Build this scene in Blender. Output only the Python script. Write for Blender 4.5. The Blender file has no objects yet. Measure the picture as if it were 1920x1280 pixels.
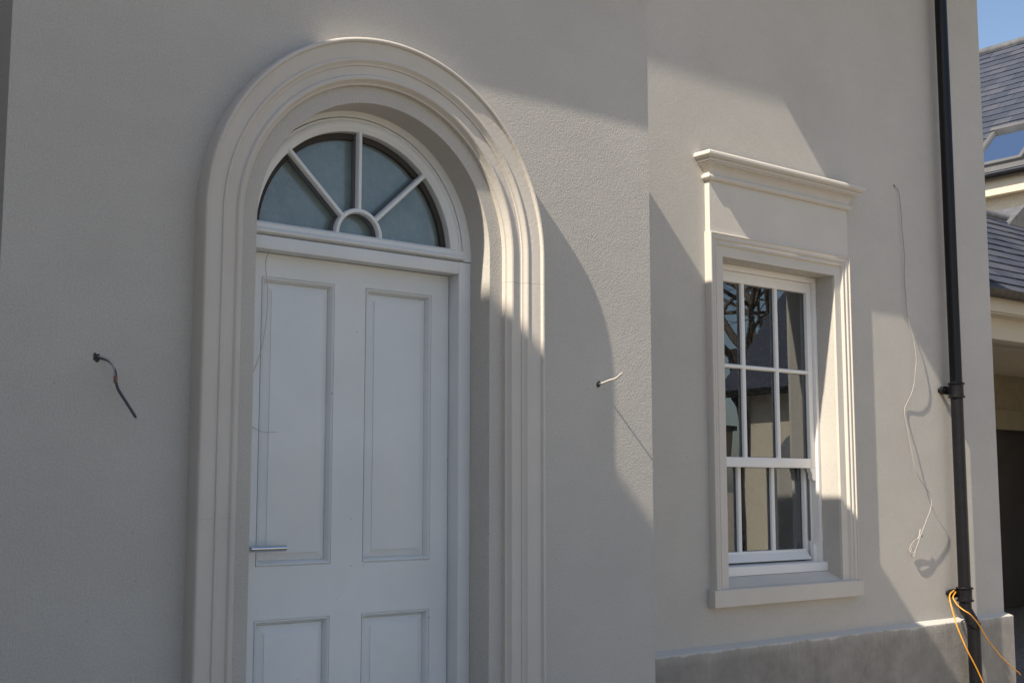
import bpy, bmesh, math, random
from mathutils import Vector, Matrix
random.seed(7)
C = bpy.context.scene.collection
R = math.radians
PI = math.pi

# ------------------------------------------------------------------ camera, sky, sun, exposure
EYE = 1.6
cam_d = bpy.data.cameras.new("camera")
cam = bpy.data.objects.new("camera", cam_d); C.objects.link(cam)
cam.location = (0, 0, EYE)
cam.rotation_euler = (R(90 + 6.68), 0, R(-38.9))
cam_d.sensor_width = 36; cam_d.lens = 36 * 2355 / 1920
cam_d.clip_start = 0.05; cam_d.clip_end = 2000
bpy.context.scene.camera = cam

SUN = Vector((-1, -0.17, 1.04)).normalized()
w = bpy.data.worlds.new("World"); bpy.context.scene.world = w; w.use_nodes = True
nt = w.node_tree; nt.nodes.clear()
sky = nt.nodes.new('ShaderNodeTexSky'); sky.sky_type = 'NISHITA'; sky.sun_disc = False
sky.sun_elevation = math.asin(SUN.z); sky.sun_rotation = math.atan2(SUN.x, SUN.y)
sky.air_density = 1.0; sky.dust_density = 1.3; sky.ozone_density = 1.0; sky.altitude = 50
bg = nt.nodes.new('ShaderNodeBackground'); bg.inputs[1].default_value = 0.105
wo = nt.nodes.new('ShaderNodeOutputWorld')
nt.links.new(sky.outputs[0], bg.inputs[0]); nt.links.new(bg.outputs[0], wo.inputs[0])
sl = bpy.data.lights.new("sun", 'SUN'); sl.energy = 5.0; sl.angle = R(0.55); sl.color = (1, 0.88, 0.72)
so = bpy.data.objects.new("sun", sl); C.objects.link(so)
so.rotation_euler = SUN.to_track_quat('Z', 'Y').to_euler(); so.location = (-6, -3, 10)
vs = bpy.context.scene.view_settings
vs.view_transform = 'Standard'; vs.look = 'None'; vs.exposure = 0.6; vs.gamma = 1.0

# ------------------------------------------------------------------ materials
def new_mat(name):
    m = bpy.data.materials.new(name); m.use_nodes = True
    n = m.node_tree.nodes; b = n['Principled BSDF']
    return m, m.node_tree, n, b
def coord(nt, n, scale=(1, 1, 1)):
    tc = n.new('ShaderNodeTexCoord'); mp = n.new('ShaderNodeMapping'); mp.inputs['Scale'].default_value = scale
    nt.links.new(tc.outputs['Object'], mp.inputs[0]); return mp.outputs[0]
def noise(nt, n, vec, scale, detail=3, rough=0.5):
    t = n.new('ShaderNodeTexNoise'); t.inputs['Scale'].default_value = scale; t.inputs['Detail'].default_value = detail
    t.inputs['Roughness'].default_value = rough; nt.links.new(vec, t.inputs['Vector']); return t.outputs['Fac']
def ramp(nt, n, fac, stops):
    r = n.new('ShaderNodeValToRGB'); e = r.color_ramp.elements
    while len(e) < len(stops): e.new(0.5)
    for i, (p, c) in enumerate(stops): e[i].position = p; e[i].color = (*c, 1)
    nt.links.new(fac, r.inputs[0]); return r.outputs[0]
def mixc(nt, n, fac, a, b, mode='MIX'):
    x = n.new('ShaderNodeMix'); x.data_type = 'RGBA'; x.blend_type = mode
    if isinstance(fac, (int, float)): x.inputs[0].default_value = fac
    else: nt.links.new(fac, x.inputs[0])
    for s, v in ((6, a), (7, b)):
        if isinstance(v, tuple): x.inputs[s].default_value = (*v, 1)
        else: nt.links.new(v, x.inputs[s])
    return x.outputs[2]
def bump(nt, n, b, h, dist, strength=1.0):
    x = n.new('ShaderNodeBump'); x.inputs['Distance'].default_value = dist; x.inputs['Strength'].default_value = strength
    nt.links.new(h, x.inputs['Height']); nt.links.new(x.outputs[0], b.inputs['Normal'])
def math_(nt, n, op, a, bb=0.5):
    x = n.new('ShaderNodeMath'); x.operation = op
    for i, v in enumerate((a, bb)):
        if isinstance(v, (int, float)): x.inputs[i].default_value = v
        else: nt.links.new(v, x.inputs[i])
    return x.outputs[0]

def painted(name, col, var=0.05, grain=None, gdist=0.002, rough=0.75, specks=0.0, blotch=1.3, micro=0.0, spec=0.3):
    m, nt, n, b = new_mat(name)
    v = coord(nt, n)
    big = noise(nt, n, v, blotch, 4, 0.6)
    lo = tuple(c * (1 - var) for c in col); hi = tuple(min(1, c * (1 + var)) for c in col)
    c = ramp(nt, n, big, [(0.3, lo), (0.7, hi)])
    if grain:   # micro-shadows of the grain put into the colour, plus trowel marks
        grain_shade = ramp(nt, n, noise(nt, n, v, grain * 0.9, 2, 0.6), [(0.32, (0.85,) * 3), (0.68, (1.0,) * 3)])
        trowel = ramp(nt, n, noise(nt, n, coord(nt, n, (1, 1, 2.2)), 3.2, 5, 0.7), [(0.3, (0.955,) * 3), (0.7, (1.0,) * 3)])
        c = mixc(nt, n, 1.0, mixc(nt, n, 1.0, c, grain_shade, 'MULTIPLY'), trowel, 'MULTIPLY')
    if specks:
        sp = noise(nt, n, v, 38, 2, 0.5)
        mask = ramp(nt, n, sp, [(0.775, (0, 0, 0)), (0.79, (1, 1, 1))])
        c = mixc(nt, n, math_(nt, n, 'MULTIPLY', mask, specks), c, (0.06, 0.045, 0.03))
    nt.links.new(c, b.inputs['Base Color'])
    b.inputs['Roughness'].default_value = rough; b.inputs['Specular IOR Level'].default_value = spec
    if grain:
        g = noise(nt, n, v, grain, 2.5, 0.55)
        g2 = noise(nt, n, v, grain * 0.12, 2, 0.5)
        h = math_(nt, n, 'ADD', g, math_(nt, n, 'MULTIPLY', g2, 0.4))
        bump(nt, n, b, h, gdist)
    elif micro:
        g = noise(nt, n, v, 60, 4, 0.6)
        bump(nt, n, b, g, micro)
    return m

WALL = painted('fine_render', (0.548, 0.527, 0.487), 0.05, grain=170, gdist=0.0020, rough=0.9, specks=0.4, blotch=1.1, spec=0.15)
TRIM = painted('cast_stone_paint', (0.58, 0.55, 0.50), 0.05, rough=0.75, blotch=2.2, micro=0.0012, spec=0.2)
TIMBER = painted('white_door_paint', (0.675, 0.695, 0.695), 0.05, rough=0.42, blotch=2.6, specks=0.55, micro=0.0007, spec=0.4)
SASHP = painted('white_sash_paint', (0.78, 0.775, 0.76), 0.02, rough=0.38, blotch=3, micro=0.0004, spec=0.4)
DARKGAP = painted('dark_gap', (0.05, 0.045, 0.04), 0.1, rough=0.9)
SPACER = painted('grey_spacer_bar', (0.16, 0.16, 0.18), 0.05, rough=0.5)
BLACK = painted('black_pipe_plastic', (0.006, 0.006, 0.008), 0.25, rough=0.36, blotch=14, micro=0.0008, spec=0.32)
LEAD = painted('lead_sheet', (0.11, 0.115, 0.125), 0.3, rough=0.55, blotch=7, micro=0.004)
CREAM = painted('cream_render_far', (0.66, 0.60, 0.48), 0.03, grain=40, gdist=0.006, rough=0.9, blotch=0.8)
FASCIA = painted('cream_fascia', (0.60, 0.54, 0.43), 0.03, rough=0.6, blotch=1.5)
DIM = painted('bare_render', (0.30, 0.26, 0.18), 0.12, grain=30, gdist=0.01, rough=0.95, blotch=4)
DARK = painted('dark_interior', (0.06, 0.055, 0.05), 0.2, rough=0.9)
INT = painted('interior_plaster', (0.32, 0.31, 0.29), 0.05, rough=0.9)
CURT = painted('curtain_cloth', (0.12, 0.12, 0.12), 0.06, rough=0.9, blotch=6)
GRIME = painted('weathered_gutter', (0.075, 0.065, 0.055), 0.35, rough=0.6, blotch=9, micro=0.002)
WIREG = painted('grey_cable_sheath', (0.34, 0.33, 0.32), 0.08, rough=0.5, blotch=20)
WIREW = painted('white_cable_sheath', (0.52, 0.50, 0.45), 0.08, rough=0.45, blotch=20)
WIRED = painted('dark_cable_sheath', (0.07, 0.075, 0.085), 0.1, rough=0.45, blotch=20)
TAPE = painted('brown_tape', (0.20, 0.10, 0.08), 0.3, rough=0.6, blotch=60)
ORANGE = painted('orange_cord_sheath', (0.80, 0.36, 0.045), 0.08, rough=0.42, blotch=20)
BARK = painted('bark', (0.10, 0.085, 0.07), 0.2, rough=0.95, blotch=6)
DOORG = painted('grey_door_paint', (0.16, 0.17, 0.18), 0.05, rough=0.5)

def chrome():
    m, nt, n, b = new_mat('brushed_chrome')
    v = coord(nt, n, (1, 1, 14)); g = noise(nt, n, v, 60, 2)
    b.inputs['Base Color'].default_value = (0.62, 0.63, 0.66, 1); b.inputs['Metallic'].default_value = 1
    r = ramp(nt, n, g, [(0.3, (0.12,) * 3), (0.7, (0.24,) * 3)]); nt.links.new(r, b.inputs['Roughness'])
    return m
CHROME = chrome()

def glass_mat(name, floor, tint, rough=0.0, back=None):
    """pane: mirror reflection over a see-through (or frosted) sheet, faintly dusty"""
    m, nt, n, b = new_mat(name)
    n.remove(b); out = [x for x in n if x.type == 'OUTPUT_MATERIAL'][0]
    v = coord(nt, n)
    gl = n.new('ShaderNodeBsdfGlossy'); gl.inputs['Roughness'].default_value = rough; gl.inputs['Color'].default_value = (0.9, 0.95, 1, 1)
    fr = n.new('ShaderNodeFresnel'); fr.inputs['IOR'].default_value = 1.5
    fac = math_(nt, n, 'ADD', math_(nt, n, 'MULTIPLY', fr.outputs[0], 1.4), floor)
    if back is None:
        base = n.new('ShaderNodeBsdfTransparent'); base.inputs['Color'].default_value = (*tint, 1)
    else:
        base = n.new('ShaderNodeBsdfDiffuse')
        c = ramp(nt, n, noise(nt, n, v, 5, 6, 0.65), [(0.3, tuple(x * 0.72 for x in tint)), (0.7, tuple(x * 1.08 for x in tint))])
        nt.links.new(c, base.inputs['Color'])
    dust = n.new('ShaderNodeBsdfDiffuse'); dust.inputs['Color'].default_value = (0.5, 0.5, 0.48, 1)
    d = ramp(nt, n, noise(nt, n, v, 45, 5, 0.7), [(0.48, (0.01,) * 3), (0.85, (0.20,) * 3)])
    md = n.new('ShaderNodeMixShader'); nt.links.new(d, md.inputs[0]); nt.links.new(base.outputs[0], md.inputs[1]); nt.links.new(dust.outputs[0], md.inputs[2])
    mx = n.new('ShaderNodeMixShader'); nt.links.new(fac, mx.inputs[0]); nt.links.new(md.outputs[0], mx.inputs[1]); nt.links.new(gl.outputs[0], mx.inputs[2])
    bp = n.new('ShaderNodeBump'); bp.inputs['Distance'].default_value = 0.0008; nt.links.new(noise(nt, n, v, 2.0, 1.0), bp.inputs['Height'])
    nt.links.new(bp.outputs[0], gl.inputs['Normal'])
    nt.links.new(mx.outputs[0], out.inputs[0])
    return m
GLASS = glass_mat('window_glass', 0.10, (0.85, 0.9, 0.88))
FROST = glass_mat('frosted_fanlight_glass', 0.02, (0.18, 0.235, 0.235), 0.12, back=True)
SKYGLASS = glass_mat('skylight_glass', 0.30, (0.12, 0.14, 0.16), 0.02, back=True)

def slate_mat():
    m, nt, n, b = new_mat('slate')
    v = coord(nt, n)
    at = n.new('ShaderNodeAttribute'); at.attribute_name = 'tint'; at.attribute_type = 'GEOMETRY'
    g = noise(nt, n, v, 3.5, 6, 0.65)
    f = math_(nt, n, 'ADD', math_(nt, n, 'MULTIPLY', at.outputs['Fac'], 0.6), math_(nt, n, 'MULTIPLY', g, 0.5))
    c = ramp(nt, n, f, [(0.15, (0.036, 0.044, 0.064)), (0.55, (0.052, 0.061, 0.085)), (0.9, (0.070, 0.076, 0.096))])
    nt.links.new(c, b.inputs['Base Color']); b.inputs['Roughness'].default_value = 0.65; b.inputs['Specular IOR Level'].default_value = 0.25
    bump(nt, n, b, noise(nt, n, v, 30, 5, 0.6), 0.004)
    return m
SLATE = slate_mat()
ALU = painted('grey_aluminium', (0.11, 0.112, 0.115), 0.12, rough=0.5, blotch=5)

def plinth_mat():
    """cement plinth: whitewashed lip, grey brown face, pale paint drips, damp blotches"""
    m, nt, n, b = new_mat('cement_plinth')
    tc = n.new('ShaderNodeTexCoord'); sp = n.new('ShaderNodeSeparateXYZ'); nt.links.new(tc.outputs['Object'], sp.inputs[0])
    z = sp.outputs['Z']
    v = coord(nt, n); vd = coord(nt, n, (95, 3, 1.9))
    base = ramp(nt, n, noise(nt, n, v, 4.5, 8, 0.72), [(0.3, (0.20, 0.188, 0.172)), (0.52, (0.275, 0.262, 0.24)), (0.72, (0.35, 0.335, 0.31))])
    vs_ = coord(nt, n, (4, 2, 0.9))
    smear = ramp(nt, n, noise(nt, n, vs_, 2.2, 4, 0.55), [(0.5, (0,) * 3), (0.72, (0.6,) * 3)])
    base = mixc(nt, n, smear, base, (0.30, 0.285, 0.26))
    drip = ramp(nt, n, noise(nt, n, vd, 1.0, 2, 0.5), [(0.60, (0,) * 3), (0.66, (1,) * 3)])
    # drips fade with the distance below the lip
    fade = n.new('ShaderNodeMapRange'); nt.links.new(z, fade.inputs[0])
    fade.inputs[1].default_value = 0.36; fade.inputs[2].default_value = 0.66; fade.inputs[3].default_value = 0; fade.inputs[4].default_value = 0.28
    dm = math_(nt, n, 'MULTIPLY', drip, fade.outputs[0])
    base = mixc(nt, n, dm, base, (0.46, 0.45, 0.42))
    # ragged white paint edge
    wob = math_(nt, n, 'MULTIPLY', noise(nt, n, coord(nt, n, (1, 1, 0.35)), 4.0, 6, 0.75), 0.085)
    e = math_(nt, n, 'ADD', z, wob)
    lip = n.new('ShaderNodeMapRange'); nt.links.new(e, lip.inputs[0]); lip.inputs[1].default_value = 0.722; lip.inputs[2].default_value = 0.732
    half = n.new('ShaderNodeMapRange'); nt.links.new(e, half.inputs[0]); half.inputs[1].default_value = 0.672; half.inputs[2].default_value = 0.72; half.inputs[4].default_value = 0.42
    base = mixc(nt, n, half.outputs[0], base, (0.42, 0.41, 0.38))
    base = mixc(nt, n, lip.outputs[0], base, (0.52, 0.51, 0.48))
    nt.links.new(base, b.inputs['Base Color']); b.inputs['Roughness'].default_value = 0.85
    bump(nt, n, b, noise(nt, n, v, 70, 4, 0.6), 0.0035)
    return m
PLINTH = plinth_mat()

def ground_mat():
    m, nt, n, b = new_mat('gravel_yard')
    v = coord(nt, n)
    g = noise(nt, n, v, 18, 6, 0.7); big = noise(nt, n, v, 0.6, 4, 0.6)
    c = ramp(nt, n, g, [(0.3, (0.26, 0.22, 0.165)), (0.7, (0.52, 0.45, 0.35))])
    c = mixc(nt, n, math_(nt, n, 'MULTIPLY', big, 0.5), c, (0.36, 0.31, 0.24))
    nt.links.new(c, b.inputs['Base Color']); b.inputs['Roughness'].default_value = 0.95
    bump(nt, n, b, g, 0.03)
    return m
GROUND = ground_mat()
def asphalt_mat():
    m, nt, n, b = new_mat('grey_paving')
    v = coord(nt, n); g = noise(nt, n, coord(nt, n, (1, 3, 1)), 9, 6, 0.7)
    c = ramp(nt, n, g, [(0.3, (0.06, 0.065, 0.075)), (0.72, (0.19, 0.195, 0.21))])
    nt.links.new(c, b.inputs['Base Color']); b.inputs['Roughness'].default_value = 0.9
    bump(nt, n, b, noise(nt, n, v, 40, 5), 0.01)
    return m
PAVING = asphalt_mat()

# ------------------------------------------------------------------ object helpers
def thing(name, label, cat, loc=(0, 0, 0), group=None):
    o = bpy.data.objects.new(name, None); C.objects.link(o); o.location = loc; o.empty_display_size = 0.2
    o['label'] = label; o['category'] = cat
    if group: o['group'] = group
    return o
def root_of(o):
    while o.parent: o = o.parent
    return o
def obj(name, bm, mat, parent=None, smooth=35, label=None):
    if parent is not None:
        off = root_of(parent).location
        bmesh.ops.translate(bm, vec=-Vector(off), verts=bm.verts)
    me = bpy.data.meshes.new(name); bm.normal_update(); bm.to_mesh(me); bm.free()
    me.materials.append(mat)
    if smooth:
        for p in me.polygons: p.use_smooth = True
        me.set_sharp_from_angle(angle=R(smooth))
    o = bpy.data.objects.new(name, me); C.objects.link(o)
    if parent is not None: o.parent = parent
    if label: o['label'] = label
    return o
def box(bm, a, b, bev=0.0):
    x0, x1 = sorted((a[0], b[0])); y0, y1 = sorted((a[1], b[1])); z0, z1 = sorted((a[2], b[2]))
    v = [bm.verts.new((x, y, z)) for z in (z0, z1) for y in (y0, y1) for x in (x0, x1)]
    fs = [bm.faces.new([v[i] for i in f]) for f in ((0, 2, 3, 1), (4, 5, 7, 6), (0, 1, 5, 4), (2, 6, 7, 3), (0, 4, 6, 2), (1, 3, 7, 5))]
    if bev:
        es = list({e for f in fs for e in f.edges})
        bmesh.ops.bevel(bm, geom=es, offset=bev, segments=2, affect='EDGES', profile=0.5)
def nb(): return bmesh.new()
def boxobj(name, a, b, mat, parent, bev=0.0, label=None):
    bm = nb(); box(bm, a, b, bev); return obj(name, bm, mat, parent, label=label)
def prism(bm, pts, y0, y1):
    """polygon in XZ extruded along Y"""
    f = [bm.verts.new((x, y0, z)) for x, z in pts]; g = [bm.verts.new((x, y1, z)) for x, z in pts]
    bm.faces.new(f); bm.faces.new(g[::-1]); k = len(pts)
    for i in range(k): bm.faces.new((f[(i + 1) % k], f[i], g[i], g[(i + 1) % k]))
def sweep(bm, stations, profile, closed=False, caps=True):
    """stations: (O, U, V); ring vertex = O + U*a + V*b for (a, b) in profile"""
    rings = [[bm.verts.new(O + U * a + V * b) for a, b in profile] for O, U, V in stations]
    n = len(rings)
    for i in range(n if closed else n - 1):
        A, B = rings[i], rings[(i + 1) % n]
        for j in range(len(profile) - 1): bm.faces.new((A[j], A[j + 1], B[j + 1], B[j]))
    if caps and not closed:
        bm.faces.new(rings[0]); bm.faces.new(rings[-1][::-1])
    bmesh.ops.recalc_face_normals(bm, faces=bm.faces)
def catmull(pts, sub=8):
    P = [Vector(p) for p in pts]; P = [P[0] * 2 - P[1]] + P + [P[-1] * 2 - P[-2]]; out = []
    for i in range(1, len(P) - 2):
        for s in range(sub):
            t = s / sub; a, b, c, d = P[i - 1], P[i], P[i + 1], P[i + 2]
            out.append(0.5 * ((2 * b) + (c - a) * t + (2 * a - 5 * b + 4 * c - d) * t * t + (3 * b - a - 3 * c + d) * t ** 3))
    out.append(P[-2]); return out
def tube(bm, pts, r, seg=10, r_end=None, flat=1.0):
    rings = []; n = len(pts); up = Vector((0.3, 0.2, 1)).normalized()
    t0 = (pts[1] - pts[0]).normalized(); u = t0.cross(up).normalized()
    for i, p in enumerate(pts):
        t = (pts[min(i + 1, n - 1)] - pts[max(i - 1, 0)]).normalized()
        u = (u - t * u.dot(t)).normalized(); v = t.cross(u)
        rr = r if r_end is None else r + (r_end - r) * i / (n - 1)
        rings.append([bm.verts.new(p + (u * math.cos(2 * PI * k / seg) + v * math.sin(2 * PI * k / seg) * flat) * rr) for k in range(seg)])
    for a, b in zip(rings, rings[1:]):
        for k in range(seg): bm.faces.new((a[k], a[(k + 1) % seg], b[(k + 1) % seg], b[k]))
    bm.faces.new(rings[0][::-1]); bm.faces.new(rings[-1])
def lathe(bm, cx, cy, prof, seg=32):
    """prof: (r, z) list, closed top and bottom"""
    rings = [[bm.verts.new((cx + r * math.cos(2 * PI * k / seg), cy + r * math.sin(2 * PI * k / seg), z)) for k in range(seg)] for r, z in prof]
    for a, b in zip(rings, rings[1:]):
        for k in range(seg): bm.faces.new((a[k], a[(k + 1) % seg], b[(k + 1) % seg], b[k]))
    bm.faces.new(rings[0][::-1]); bm.faces.new(rings[-1])

# ------------------------------------------------------------------ setting
bm = nb(); s = 400
vv = [bm.verts.new(p) for p in ((-s, -s, 0), (s, -s, 0), (s, s, 0), (-s, s, 0))]; bm.faces.new(vv)
o = obj('ground', bm, GROUND, None, 0); o['kind'] = 'structure'
bm = nb(); vv = [bm.verts.new(p) for p in ((8.8, -6, 0.004), (13.9, -6, 0.004), (40, 7.6, 0.004), (40, 26, 0.004), (8.8, 26, 0.004))]; bm.faces.new(vv)
o = obj('pavement', bm, PAVING, None, 0); o['kind'] = 'structure'

# ------------------------------------------------------------------ the house
D = 3.98            # door wall plane
WY = 4.975          # window wall plane
XL, XR = 1.175, 4.016   # internal corner, outer corner of the door bay
XE = 8.598          # end of the window wall
ACX, ACZ, AR = 2.571, 2.545, 0.526   # arched opening
EAVE = 5.9
house = thing('house', 'greige rendered house with white arched front door and sash window set back beside it', 'house', (4.0, 4.0, 0))

# door bay wall with arched hole and plastered reveals
def bay_wall():
    bm = nb(); y = D; zt = 4.0
    xl, xr = ACX - AR, ACX + AR
    N = 72; arc = [(ACX - AR * math.cos(PI * i / N), ACZ + AR * math.sin(PI * i / N)) for i in range(N + 1)]
    top = []
    for i, (x, z) in enumerate(arc):
        top.append((xl + (xr - xl) * i / N, zt))
    def q(*p): bm.faces.new([bm.verts.new(c) for c in p])
    q((XL, y, 0), (xl, y, 0), (xl, y, zt), (XL, y, zt))
    q((xr, y, 0), (XR, y, 0), (XR, y, zt), (xr, y, zt))
    for i in range(N):
        (a, b), (c, d) = arc[i], arc[i + 1]
        q((a, y, b), (c, y, d), (top[i + 1][0], y, zt), (top[i][0], y, zt))
    # return of the bay
    q((XR, D, 0), (XR, WY, 0), (XR, WY, zt), (XR, D, zt))
    q((XL, D, 0), (XL, WY, 0), (XL, WY, zt), (XL, D, zt))
    bmesh.ops.remove_doubles(bm, verts=bm.verts, dist=0.0004)
    bmesh.ops.recalc_face_normals(bm, faces=bm.faces)
    return bm
def bay_reveal():
    bm = nb(); y = D; N = 96
    prof = [(0, 0), (-0.002, 0.0006), (-0.003, 0.003), (-0.003, 0.30)]
    st = [(Vector((ACX, y, 0.40)), Vector((-1, 0, 0)), Vector((0, 1, 0)))]
    for i in range(N + 1):
        t = PI * i / N
        st.append((Vector((ACX, y, ACZ)), Vector((-math.cos(t), 0, math.sin(t))), Vector((0, 1, 0))))
    st.append((Vector((ACX, y, 0.40)), Vector((1, 0, 0)), Vector((0, 1, 0))))
    sweep(bm, st, [(AR + a, b) for a, b in prof], caps=False)
    return bm
obj('wall', bay_wall(), WALL, house, 0, label='rendered wall of the door bay')
obj('door_reveal', bay_reveal(), WALL, house, 35)
boxobj('doorstep', (ACX - 0.75, D - 0.42, 0), (ACX + 0.75, D + 0.30, 0.40), TRIM, house, 0.006)

# tall left wing beyond the frame: its eave line throws the slanting shade on the door bay
LWX, LWZ = -1.50, 7.18
bm = nb(); box(bm, (-8.0, -0.6, 0), (LWX - 0.22, 9.0, LWZ - 0.02)); obj('wall', bm, WALL, house, 0, label='side wall of the tall left wing')
bm = nb(); box(bm, (-8.3, -0.9, LWZ - 0.24), (LWX, 9.2, LWZ), 0.0); obj('eave', bm, FASCIA, house, 0)

# main wall with window hole
WX0, WX1, WZ0, WZ1 = 5.612, 6.689, 1.02, 2.975
def main_wall():
    bm = nb(); y = WY; x0, x1 = LWX - 0.2, XE; zt = EAVE + 0.19
    def q(*p): bm.faces.new([bm.verts.new(c) for c in p])
    q((x0, y, 0), (WX0, y, 0), (WX0, y, zt), (x0, y, zt))
    q((WX1, y, 0), (x1, y, 0), (x1, y, zt), (WX1, y, zt))
    q((WX0, y, WZ1), (WX1, y, WZ1), (WX1, y, zt), (WX0, y, zt))
    q((WX0, y, 0), (WX1, y, 0), (WX1, y, WZ0), (WX0, y, WZ0))
    q((x1, y, 0), (x1, 12, 0), (x1, 12, zt), (x1, y, zt))
    q((x0, y, 0), (x0, y, zt), (x0, 12, zt), (x0, 12, 0))
    q((x0, 12, 0), (x0, 12, zt), (x1, 12, zt), (x1, 12, 0))
    bmesh.ops.remove_doubles(bm, verts=bm.verts, dist=0.0004)
    bmesh.ops.recalc_face_normals(bm, faces=bm.faces)
    return bm
obj('wall', main_wall(), WALL, house, 0, label='rendered wall around the sash window')
# reveal lining of the window opening
bm = nb()
y0, y1 = WY + 0.0005, WY + 0.26
for a, b, c, d in (((WX0, WZ0), (WX0, WZ1), 0, 0), ((WX0, WZ1), (WX1, WZ1), 0, 0), ((WX1, WZ1), (WX1, WZ0), 0, 0)):
    bm.faces.new([bm.verts.new(p) for p in ((a[0], y0, a[1]), (b[0], y0, b[1]), (b[0], y1, b[1]), (a[0], y1, a[1]))])
obj('window_reveal', bm, WALL, house, 0)
# room behind the window
bm = nb(); box(bm, (4.4, WY + 0.27, 0.45), (8.2, 9.5, 3.6))
bmesh.ops.delete(bm, geom=[f for f in bm.faces if abs(f.calc_center_median().y - (WY + 0.27)) < 1e-3], context='FACES')
bmesh.ops.reverse_faces(bm, faces=bm.faces); obj('room', bm, INT, house, 0)
bm = nb()   # window board wall inside: close the gap round the frame
for a, b in (((4.4, 0.45), (5.60, 3.6)), ((6.70, 0.45), (8.2, 3.6)), ((5.60, 2.98), (6.70, 3.6)), ((5.60, 0.45), (6.70, 1.03))):
    bm.faces.new([bm.verts.new(p) for p in ((a[0], WY + 0.268, a[1]), (b[0], WY + 0.268, a[1]), (b[0], WY + 0.268, b[1]), (a[0], WY + 0.268, b[1]))])
obj('inner_lining', bm, INT, house, 0)
for x0, x1 in ((6.30, 6.66), (5.62, 5.80)):
    bm = nb(); n = 40; yb = WY + 0.40
    P = [(x0 + (x1 - x0) * i / n, yb + 0.03 * math.sin(i * 1.25) + 0.012 * math.sin(i * 0.53)) for i in range(n + 1)]
    lo = [bm.verts.new((x, y, 0.9)) for x, y in P]; hi = [bm.verts.new((x, y, 3.05)) for x, y in P]
    for i in range(n): bm.faces.new((lo[i], lo[i + 1], hi[i + 1], hi[i]))
    obj('curtain', bm, CURT, house, 60)

# cornice of the single-storey parts, mitred round the corners
CO = 0.12; CB, CT = 3.865, 4.205
prof = [(0, CB), (0.018, CB), (0.024, CB + 0.012), (0.022, CB + 0.028), (0.03, CB + 0.045), (0.05, CB + 0.065), (0.08, CB + 0.078), (0.088, CB + 0.084), (0.088, CB + 0.105),
        (CO, CB + 0.105), (CO, CB + 0.20), (CO - 0.01, CB + 0.212), (CO - 0.01, CT - 0.02), (CO, CT - 0.012), (CO, CT), (-0.30, CT), (-0.30, CB)]
def plan(*pts):
    return [(Vector((x, y, 0)), Vector((dx, dy, 0)), Vector((0, 0, 1))) for x, y, dx, dy in pts]
bm = nb(); sweep(bm, plan((XL, WY, -1, 0), (XL, D, -1, -1), (XR, D, 1, -1), (XR, WY, 1, 0)), prof)
obj('cornice', bm, TRIM, house, 30, label='moulded cornice over the door bay')
boxobj('flat_roof', (XL + 0.2, D + 0.2, 4.165), (XR - 0.2, WY, 4.20), LEAD, house)
# main eaves and an added unseen slab casting slanted shade on the window wall
boxobj('eave', (LWX + 0.02, WY - 0.306, EAVE), (XE + 0.3, WY - 0.002, EAVE + 0.18), FASCIA, house, 0.004)
bm = nb(); box(bm, (4.47, WY - 0.85, EAVE + 0.001), (XE + 0.75, WY - 0.309, EAVE + 0.17), 0.004); obj('eave', bm, FASCIA, house, label='unseen roof slab added to shade the window wall')
bm = nb()
A = [bm.verts.new(p) for p in ((LWX + .01, WY - 0.32, EAVE + 0.195), (XE + 0.4, WY - 0.32, EAVE + 0.195), (XE + 0.4, 12.3, EAVE + 0.195), (LWX + .01, 12.3, EAVE + 0.195), (1.4, 8.6, 7.6), (5.2, 8.6, 7.6))]
for f in ((0, 1, 5, 4), (1, 2, 5), (2, 3, 4, 5), (3, 0, 4), (3, 2, 1, 0)): bm.faces.new([A[i] for i in f])
obj('roof', bm, SLATE, house, 0)

# arched moulded surround: profile as (radius, projection)
P0 = 0.080
AP = [(.757, 0), (.757, .068), (.7555, .074), (.752, .0785), (.747, .080), (.742, .0785), (.739, .074), (.738, .067),
      (.725, .0655), (.705, .061), (.688, .057), (.684, .0565), (.6825, .061), (.678, .0625), (.673, .061), (.668, .056), (.664, .050), (.660, .0475), (.656, .047),
      (.6545, .0405), (.640, .039), (.624, .037), (.622, .041), (.617, .0455), (.611, .0465), (.605, .044), (.601, .038), (.598, .030), (.593, .024), (.588, .022), (.588, 0)]
def arch_surround(z0, z1, arc=True):
    bm = nb(); N = 96
    if arc:
        st = [(Vector((ACX, D, z1)), Vector((-1, 0, 0)), Vector((0, -1, 0)))]
        for i in range(N + 1):
            t = PI * i / N; st.append((Vector((ACX, D, ACZ)), Vector((-math.cos(t), 0, math.sin(t))), Vector((0, -1, 0))))
        st.append((Vector((ACX, D, z1)), Vector((1, 0, 0)), Vector((0, -1, 0))))
    sweep(bm, st, AP); return bm
ZJ = 2.437
obj('door_surround', arch_surround(0, ZJ), TRIM, house, 28, label='arched head of the moulded door surround')
for sx, za, zb in ((-1, 0.40, 1.501), (-1, 1.5014, ZJ), (1, 0.40, ZJ - 0.0008)):
    bm = nb()
    sweep(bm, [(Vector((ACX, D, z)), Vector((sx, 0, 0)), Vector((0, -1, 0))) for z in (za, zb)], AP)
    obj('door_surround', bm, TRIM, house, 28, label='upright leg of the moulded door surround')

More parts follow.
